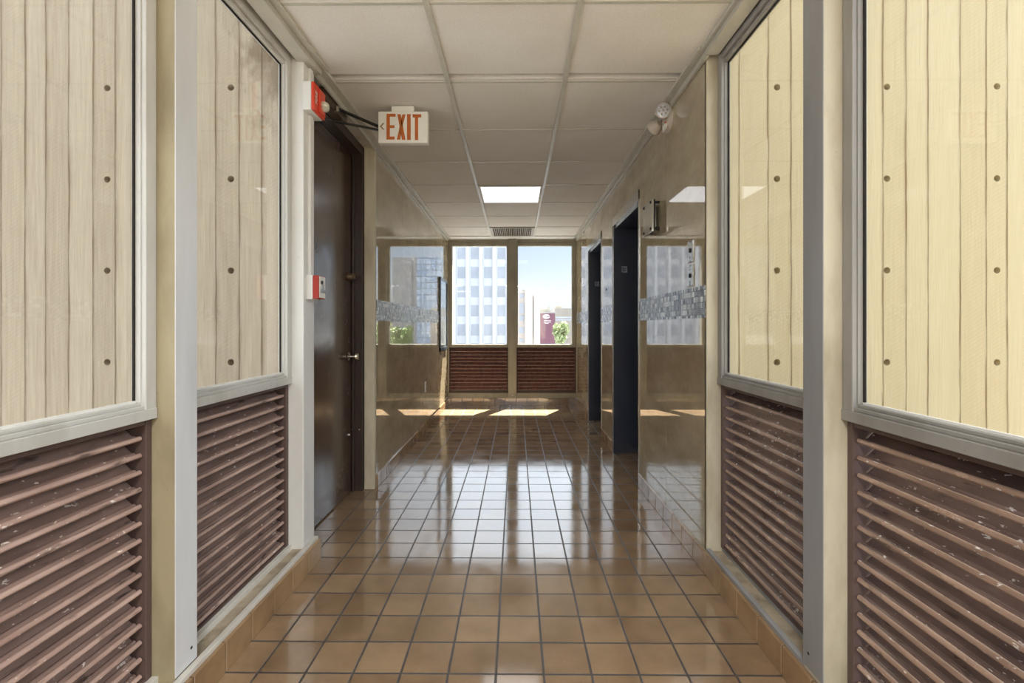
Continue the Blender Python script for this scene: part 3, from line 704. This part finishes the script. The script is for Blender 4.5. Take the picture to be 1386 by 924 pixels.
def text(body, size, mat, parent, loc, rot):
    c = bpy.data.curves.new('lettering', 'FONT'); c.body = body; c.size = size; c.extrude = 0.0004; c.align_x = 'CENTER'; c.align_y = 'CENTER'
    o = bpy.data.objects.new('lettering', c); COL.objects.link(o); c.materials.append(M[mat]); o.parent = parent
    o.rotation_euler = rot
    dg = bpy.context.evaluated_depsgraph_get(); me = bpy.data.meshes.new_from_object(o.evaluated_get(dg)); bpy.data.objects.remove(o)
    o = bpy.data.objects.new('lettering', me); COL.objects.link(o); o.parent = parent
    o.location = Vector(loc) - origin(parent); o.rotation_euler = rot; return o
text('FIRE', 0.034, 'sign_white', fa, (XL + 0.0546, 2.258, 2.238), (math.radians(90), math.radians(-90), math.radians(90)))['label'] = 'small white letters reading FIRE'
# raceways on the pillar
for z0, z1, lab in ((fz1, H - 0.035, 'short white raceway rising from the fire alarm to the ceiling'), (1.400, fz0, 'thin white raceway running between fire alarm and pull station')):
    mb = MB().box(XL, XL + 0.014, 2.285, 2.318, z0, z1)
    tag(build('cable_raceway', mb, 'pillar_paint', bevel=0.003, loc=(XL, 2.30, z0)), lab, 'raceway')
# pull station
ps = tag(empty('pull_station', (XL, 2.31, 1.28)), 'small red pull station on the white pillar beside the brown door', 'fire alarm')
build('back_box', MB().box(XL, XL + 0.030, 2.268, 2.352, 1.283, 1.400), 'pillar_paint', ps, bevel=0.002)
build('body', MB().box(XL + 0.030, XL + 0.058, 2.270, 2.350, 1.287, 1.398), 'red_dark', ps, bevel=0.003)
mb = MB().box(XL + 0.058, XL + 0.061, 2.277, 2.345, 1.292, 1.394); build('face_plate', mb, 'sign_white', ps, bevel=0.001)
mb = MB().box(XL + 0.061, XL + 0.068, 2.282, 2.340, 1.318, 1.334); mb.box(XL + 0.061, XL + 0.066, 2.304, 2.318, 1.334, 1.358); build('pull_handle', mb, 'mark_grey', ps, bevel=0.002)
build('lock', MB().lathe([(0.009, 0), (0.009, 0.005), (0.004, 0.006), (0, 0.006)], (XL + 0.061, 2.300, 1.366), (1, 0, 0), 16), 'black', ps)

# emergency light at the top of the right wall
em = tag(empty('emergency_light', (MR, 2.78, 2.33)), 'beige emergency light with round lamp heads under the ceiling on the right', 'emergency light')
mb = MB().lathe([(0.072, 0), (0.072, 0.008), (0.060, 0.024), (0.040, 0.030), (0, 0.030)], (MR, 2.78, 2.352), (-1, 0, 0), 32); build('base', mb, 'beige_plastic', em, smooth=True)
def lamp_head(c, ax, lab):
    c = Vector(c); ax = Vector(ax).normalized()
    hd = build('lamp_head', MB().lathe([(0, -0.050), (0.020, -0.048), (0.034, -0.030), (0.042, -0.006), (0.045, 0.0), (0.045, 0.006), (0.039, 0.006), (0.038, 0.003), (0, 0.003)], c, ax, 28), 'beige_plastic', em, smooth=True)
    build('lens', MB().lathe([(0.0375, 0.0035), (0.0375, 0.005), (0.020, 0.008), (0, 0.009)], c, ax, 24), 'lamp_face', hd, smooth=True)
    q = Vector((0, 0, 1)).rotation_difference(ax); mb = MB()
    for k in range(7):
        a = k * math.tau / 6; r = 0.022 if k < 6 else 0.0
        p = c + q @ Vector((r * math.cos(a), r * math.sin(a), 0.0076)); mb.lathe([(0.0055, 0), (0.0055, 0.001), (0.003, 0.0024), (0, 0.0024)], p, ax, 10)
    build('diodes', mb, 'vent_metal', hd)
lamp_head((0.835, 2.72, 2.378), (-0.12, -1, -0.10), '')
lamp_head((0.825, 2.865, 2.340), (-0.55, 1, -0.35), '')
mb = MB().box(MR - 0.034, MR - 0.026, 2.74, 2.80, 2.285, 2.322); build('label_tab', mb, 'sign_white', em, bevel=0.002)
build('indicator', MB().lathe([(0.0045, 0), (0.0045, 0.003), (0, 0.004)], (0.855, 2.737, 2.318), (-0.5, -1, 0), 12), 'red', em)

# framed notice board near the end of the left wall
nb = tag(empty('notice_board', (XL, 6.52, 0.82)), 'dark framed glazed notice board near the end of the left wall', 'notice board')
ny0, ny1, nz0, nz1 = 6.20, 6.83, 0.825, 1.795
mb = MB().box(XL, XL + 0.022, ny0, ny0 + 0.03, nz0, nz1); mb.box(XL, XL + 0.022, ny1 - 0.03, ny1, nz0, nz1); mb.box(XL, XL + 0.022, ny0, ny1, nz0, nz0 + 0.045); mb.box(XL, XL + 0.022, ny0, ny1, nz1 - 0.03, nz1)
build('frame', mb, 'frame_dark', nb, bevel=0.002)
build('sheet', MB().box(XL + 0.003, XL + 0.008, ny0 + 0.03, ny1 - 0.03, nz0 + 0.045, nz1 - 0.03), 'board_pale', nb)
build('pane', MB().box(XL + 0.014, XL + 0.017, ny0 + 0.03, ny1 - 0.03, nz0 + 0.045, nz1 - 0.03), 'glass_board', nb)
# wall outlet
ou = tag(empty('wall_outlet', (XL, 5.25, 0.43)), 'small white outlet low on the left marble wall', 'outlet')
build('plate', MB().box(XL, XL + 0.006, 5.215, 5.285, 0.43, 0.545), 'sign_white', ou, bevel=0.002)
for z in (0.462, 0.512): build('socket', MB().box(XL + 0.006, XL + 0.0075, 5.236, 5.264, z - 0.014, z + 0.014), 'beige_plastic', ou, bevel=0.001)

# ceiling light, two added fill panels behind the camera, vent
def ceiling_light(x0, x1, y0, y1, label, w=CEILING_LAMP_W):
    root = tag(empty('ceiling_light', ((x0 + x1) / 2, (y0 + y1) / 2, H)), label, 'ceiling light')
    mb = MB().box(x0, x1, y0, y0 + 0.018, H - 0.006, H + 0.0045); mb.box(x0, x1, y1 - 0.018, y1, H - 0.006, H + 0.0045)
    mb.box(x0, x0 + 0.018, y0 + 0.018, y1 - 0.018, H - 0.006, H + 0.0045); mb.box(x1 - 0.018, x1, y0 + 0.018, y1 - 0.018, H - 0.006, H + 0.0045)
    build('frame', mb, 'soffit', root)
    build('diffuser', MB().box(x0 + 0.018, x1 - 0.018, y0 + 0.018, y1 - 0.018, H - 0.002, H + 0.0045), 'diffuser', root)
    if w <= 0: return root
    L = bpy.data.lights.new('lamp', 'AREA'); L.shape = 'RECTANGLE'; L.size = x1 - x0 - 0.06; L.size_y = y1 - y0 - 0.06; L.energy = w; L.color = (0.96, 0.98, 1.0)  # fill lamp, used only by the added rear panels
    lo = bpy.data.objects.new('lamp', L); COL.objects.link(lo); lo.parent = root; lo.location = (0, 0, -0.010)
    return root
g = 0.013
ceiling_light(TX[1] + g, TX[2] - g, TY[14] + 0.009, TY[15] - 0.009, 'lit square light panel in the middle row of the ceiling')
for k, lb in ((5, 'unseen fill light panel added just behind the camera'), (1, 'unseen fill light panel added at the far back')): ceiling_light(TX[1] + g, TX[2] - g, TY[k] + 0.009, TY[k + 1] - 0.009, lb, 52)  # two unseen panels added to brighten the corridor from behind
av = tag(empty('air_vent', ((TX[1] + TX[2]) / 2, TY[17] + 0.3, H)), 'brown ribbed air vent in the last ceiling row by the end windows', 'vent')
vx0, vx1, vy0, vy1 = TX[1] + g, TX[2] - g, TY[17] + 0.009, TY[18] - 0.009
build('backing', MB().box(vx0, vx1, vy0, vy1, H + 0.002, H + 0.0045), 'vent_dark', av)
mb = MB().box(vx0, vx1, vy0, vy0 + 0.03, H - 0.006, H + 0.0015); mb.box(vx0, vx1, vy1 - 0.03, vy1, H - 0.006, H + 0.0015); mb.box(vx0, vx0 + 0.03, vy0 + 0.03, vy1 - 0.03, H - 0.006, H + 0.0015); mb.box(vx1 - 0.03, vx1, vy0 + 0.03, vy1 - 0.03, H - 0.006, H + 0.0015)
build('frame', mb, 'vent_metal', av)
mb = MB(); nfin = 22
for k in range(nfin):
    x = vx0 + 0.034 + (vx1 - vx0 - 0.068) * k / (nfin - 1); mb.box(x - 0.004, x + 0.004, vy0 + 0.03, vy1 - 0.03, H - 0.005, H + 0.0015)
build('fins', mb, 'vent_metal', av)

# ------------------------------------------------------------------ outside: concrete core beside the glazing
def holed_wall(name, x0, x1, y, z0, z1, hx, hz, r, mat, label, depth):
    """front face at y with round form-tie pockets; x and z cuts run either side of every pocket"""
    mb = MB(); bm = mb.bm; q = 0.035
    def cuts(lo, hi, hs):
        c = [lo]
        for h in sorted(hs): c += [h - q, h + q]
        return c + [hi]
    cx, cz = cuts(x0, x1, hx), cuts(z0, z1, hz)
    for i in range(len(cx) - 1):
        for j in range(len(cz) - 1):
            a, b, c, d = cx[i], cx[i + 1], cz[j], cz[j + 1]
            if i % 2 == 1 and j % 2 == 1:
                mx_, mz = (a + b) / 2, (c + d) / 2; n = 24
                sqr, cir, inn = [], [], []
                for k in range(n):
                    t = 2 * math.pi * k / n; u, v = math.cos(t), math.sin(t); m = max(abs(u), abs(v))
                    sqr.append(bm.verts.new((mx_ + q * u / m, y, mz + q * v / m))); cir.append(bm.verts.new((mx_ + r * u, y, mz + r * v))); inn.append(bm.verts.new((mx_ + r * 0.85 * u, y + 0.045, mz + r * 0.85 * v)))
                for k in range(n):
                    l = (k + 1) % n
                    bm.faces.new((sqr[k], sqr[l], cir[l], cir[k])); bm.faces.new((cir[k], cir[l], inn[l], inn[k]))
                bm.faces.new(inn)
            else: mb.quad([(a, y, c), (b, y, c), (b, y, d), (a, y, d)])
    for f in ([(x0, y, z0), (x0, y + depth, z0), (x0, y + depth, z1), (x0, y, z1)], [(x1, y, z0), (x1, y + depth, z0), (x1, y + depth, z1), (x1, y, z1)],
              [(x0, y + depth, z0), (x1, y + depth, z0), (x1, y + depth, z1), (x0, y + depth, z1)], [(x0, y, z1), (x1, y, z1), (x1, y + depth, z1), (x0, y + depth, z1)]):
        mb.quad(f)
    return struct(build(name, mb, mat), label, 'wall')
YC = 2.42
holed_wall('wall_outside_left', -4.2, -1.085, YC - 0.02, -12, 9, (-2.069, -1.440), (0.05, 0.512, 0.973, 1.436, 1.898, 2.360, 2.822), 0.0165, 'concrete_left', 'weathered beige board-marked concrete wall outside the left panes', 0.05)
struct(build('wall_core_left', MB().box(-4.2, -1.46, 2.46, 7.02, -12, 9), 'concrete_left'), 'concrete core behind the brown door', 'wall')
holed_wall('wall_outside_right', 1.003, 2.72, YC, -12, 9, (1.317, 1.868, 2.418), (0.05, 0.512, 0.973, 1.436, 1.898, 2.360, 2.822), 0.0165, 'concrete_right', 'cream board-marked concrete wall with tie holes outside the right panes', 0.9)
struct(build('wall_core', MB().box(1.42, 2.72, 3.33, 7.02, -12, 9), 'concrete_right'), 'concrete core behind the elevators', 'wall')
# bridge soffit roof, an added bounce slab and the street below
mb = MB().box(-1.12, 1.0, -4.8, 2.40, H + 0.41, H + 0.8); mb.box(-1.26, 1.5, 2.47, 7.2, H + 0.41, 9)
struct(build('roof', mb, 'tan_concrete'), 'concrete roof over the corridor', 'roof')
mb = MB().box(1.16, 9.0, -9, 2.42, -0.7, -0.25)  # unseen slab added to bounce warm sunlight onto the right louvers
struct(build('bounce_terrace', mb, 'bounce_slab'), 'unseen tan bounce slab added outside the right panes', 'roof')
mb = MB().box(-400, 400, -200, 700, -13, -12)
struct(build('ground', mb, 'ground'), 'pale street level far below', 'ground')

# ------------------------------------------------------------------ outside: city beyond the end windows
def px_x(px, y): return (px - 693.0) / F_PX * y - 0.0083 * y
def px_z(py, y): return 1.155 + (441.3 - py) / F_PX * y
# white office tower
TY0 = 80.0
ot = tag(empty('office_tower', (-19.5, TY0 + 10, -12)), 'big white office tower with vertical fins filling the left end window', 'building')
x0, x1 = -37.0, px_x(687.5, TY0)
build('wall', MB().box(x0, x1, TY0, TY0 + 20, -12, 19), 'tower_white', ot)
nb_ = 16; w = (x1 - x0) / nb_
for k in range(nb_ + 1):
    xx = x0 + k * w; build('fin', MB().box(xx - 0.22, xx + 0.22, TY0 - 0.9, TY0, -12, 19.6), 'tower_white', ot)
cells = [(k, j) for j in range(7) for k in range(nb_)]
few = [c for c in cells if c[1] < 6]
for k, j in few:
    xx = x0 + (k + 0.5) * w; z = -3.6 + j * 3.2
    o = build('window', MB().box(xx - 0.62, xx + 0.62, TY0 - 0.06, TY0, z, z + 1.9), 'tower_glass', ot)
mb = MB()
for j in [6, -1, -2]:
    for k in range(nb_):
        xx = x0 + (k + 0.5) * w; z = -3.6 + j * 3.2; mb.box(xx - 0.62, xx + 0.62, TY0 - 0.06, TY0, z, z + 1.9)
build('windows', mb, 'tower_glass', ot)['kind'] = 'stuff'

def bpx(name, a, b, c, d, y, dep, mat, par, zlow=None):
    z0 = px_z(d, y) if zlow is None else zlow
    return build(name, MB().box(px_x(a, y), px_x(b, y), y, y + dep, z0, px_z(c, y)), mat, par)
# pale beige tower
y = 60.0
bt = tag(empty('beige_tower', (px_x(720, y), y + 4, -12)), 'slim pale beige concrete tower beside the mullion in the right end window', 'building')
bpx('wall', 710.4, 721.0, 392.4, 0, y, 8, 'beige_concrete', bt, -12); bpx('wall', 722.4, 731.0, 398.5, 0, y, 8, 'beige_concrete', bt, -12)
bpx('stair_strip', 721.0, 722.4, 399.5, 0, y + 0.4, 7, 'grey_concrete', bt, -12)
bpx('wing', 696, 710.4, 393.2, 0, y + 0.8, 6, 'beige_concrete', bt, -12)
for a, b in ((397.5, 403), (410, 424), (427, 434), (443, 451), (458, 463)): bpx('window', 703, 709.2, a, b, y + 0.7, 0.1, 'tower_glass', bt)
bpx('roof_box', 707, 720.5, 391.2, 392.4, y + 1, 4, 'grey_concrete', bt)
# burgundy building with emblem
y = 75.0
bb = tag(empty('burgundy_building', (px_x(741, y), y + 6, -12)), 'burgundy building with a white oval emblem right of the beige tower', 'building')
bpx('wall', 731.2, 751.3, 423.5, 0, y, 10, 'burgundy', bb, -12)
bpx('roof_house', 731.0, 744, 415.5, 423.5, y + 2, 6, 'tan_concrete', bb); bpx('parapet', 729, 752.5, 422.0, 423.8, y - 0.1, 10.3, 'grey_concrete', bb)
bpx('roof_louver', 731.6, 739.5, 416.4, 418.0, y + 1.9, 0.1, 'tower_glass', bb)
mb = MB()
def ring(cx, cy, rx, ry, t0, t1, wid):
    n = 20; pts = []
    for k in range(n + 1):
        t = t0 + (t1 - t0) * k / n; pts.append((cx + rx * math.cos(t), cy + ry * math.sin(t)))
    for k in range(n, -1, -1):
        t = t0 + (t1 - t0) * k / n; ww = wid * math.sin(math.pi * k / n); pts.append((cx + (rx - ww) * math.cos(t), cy + (ry - ww) * math.sin(t)))
    mb.prism([(px_x(a, y), y - 0.09, px_z(b, y)) for a, b in pts[:-1]], (0, 0.03, 0))
mb.prism([(px_x(739.4 + 4.8 * math.cos(k * math.tau / 28), y), y - 0.06, px_z(428.3 + 3.0 * math.sin(k * math.tau / 28), y)) for k in range(28)], (0, 0.05, 0))
build('emblem', mb, 'logo_white', bb)['label'] = 'white oval swoosh emblem'
mb = MB(); ring(740.6, 427.0, 4.3, 2.2, math.radians(-35), math.radians(140), 1.2); ring(738.2, 428.6, 2.7, 1.5, math.radians(150), math.radians(330), 0.8)
build('emblem_swoosh', mb, 'burgundy', bb)
mb = MB()
for yy, a, b in ((433.6, 736.5, 745.0), (435.8, 736.0, 745.5), (437.4, 737.5, 742.0)):
    xx = a
    while xx < b:
        ww = 0.45 + 0.35 * random.random(); mb.box(px_x(xx, y), px_x(xx + ww, y), y - 0.05, y, px_z(yy + 0.45, y), px_z(yy - 0.45, y)); xx += ww + 0.28
build('lettering', mb, 'logo_white', bb)
# tan building behind the trees
y = 90.0
tb = tag(empty('tan_building', (px_x(764, y), y + 6, -12)), 'grey-tan flat-roofed building at the right edge of the right end window', 'building')
bpx('wall', 751.0, 800, 417.2, 0, y, 12, 'tan_concrete', tb, -12); bpx('roof_house', 752.2, 761.0, 414.2, 417.2, y + 2, 6, 'tan_concrete', tb)
for a, b in ((428.5, 430.5), (431.8, 433.6)): bpx('window_band', 752, 800, a, b, y - 0.08, 0.08, 'tower_glass', tb)
y = 110.0
lo = tag(empty('low_building', (px_x(748, y), y + 5, -12)), 'low grey roofline between the burgundy and the tan building', 'building')
bpx('wall', 743, 754, 420.6, 0, y, 10, 'grey_concrete', lo, -12); bpx('roof_edge', 742.5, 754.5, 419.6, 420.6, y - 0.2, 10.4, 'tan_concrete', lo)

# grey tower with a gridded glass front, mirrored in the left marble
y = 140.0
gt = tag(empty('grey_tower', (27, y + 10, -12)), 'grey tower with gridded glass front, mirrored in the left marble wall', 'building')
build('wall', MB().box(28.6, 34.2, y, y + 20, -12, 21.3), 'grey_concrete', gt); build('side_slab', MB().box(27.2, 28.6, y + 0.6, y + 18, -12, 20.4), 'grey_concrete', gt)
build('curtain_wall', MB().box(20.2, 27.2, y + 0.3, y + 18, -12, 21.6), 'curtain', gt); build('roof_box', MB().box(24, 30, y + 6, y + 12, 21.3, 22.6), 'grey_concrete', gt)
build('low_block', MB().box(34.2, 36.4, y + 2, y + 14, -12, 6.0), 'tan_concrete', gt)

# trees down in the street
def tree(px0, px1, py0, py1, y, mat, label, x=None):
    if x is None: xa, xb = px_x(px0, y), px_x(px1, y)
    else: xa, xb = x
    zt, zb = px_z(py0, y), px_z(py1, y); c = Vector(((xa + xb) / 2, y, (zt + zb) / 2)); R = Vector(((xb - xa) / 2, (xb - xa) / 2, (zt - zb) / 2))
    root = tag(empty('tree', (c.x, c.y, -12)), label, 'tree')
    mb = MB(); mb.lathe([(0.28, 0), (0.2, 4), (0.12, c.z + 12), (0, c.z + 12.4)], (c.x, c.y, -12), (0, 0, 1), 10)
    for k in range(6):
        a = k * math.tau / 6; mb.tube((c.x, c.y, c.z - R.z * 0.8), (c.x + R.x * 0.6 * math.cos(a), c.y + R.y * 0.6 * math.sin(a), c.z + R.z * 0.3), 0.06, 6)
    build('trunk', mb, 'bark', root)
    mb = MB()
    blobs = [(Vector((random.uniform(-.6, .6), random.uniform(-.6, .6), random.uniform(-.6, .65))), random.uniform(0.3, 0.5)) for _ in range(16)]
    for _ in range(1500):
        bc, br_ = random.choice(blobs); d = Vector((random.gauss(0, 1), random.gauss(0, 1), random.gauss(0, 1))).normalized() * br_ * random.uniform(0.7, 1.0)
        p = bc + d; p = c + Vector((p.x * R.x, p.y * R.y, p.z * R.z)); s_ = random.uniform(0.10, 0.22)
        n = Vector((random.gauss(0, 1), random.gauss(0, 1), random.gauss(0, 1))).normalized(); t = n.orthogonal().normalized(); b = n.cross(t)
        mb.quad([p + t * s_, p + b * s_ * 0.55, p - t * s_, p - b * s_ * 0.55])
    build('foliage', mb, mat, root)
tree(748, 772, 434, 466, 55, 'leaf', 'pale green tree in front of the tan building in the right end window')
tree(0, 0, 436.5, 470, 45, 'leaf', 'rounded green street tree, the bigger one mirrored in the left marble', x=(9.4, 12.2))
tree(0, 0, 440, 470, 52, 'leaf_dark', 'darker green street tree mirrored in the left marble beside the paler tree', x=(9.2, 11.6))
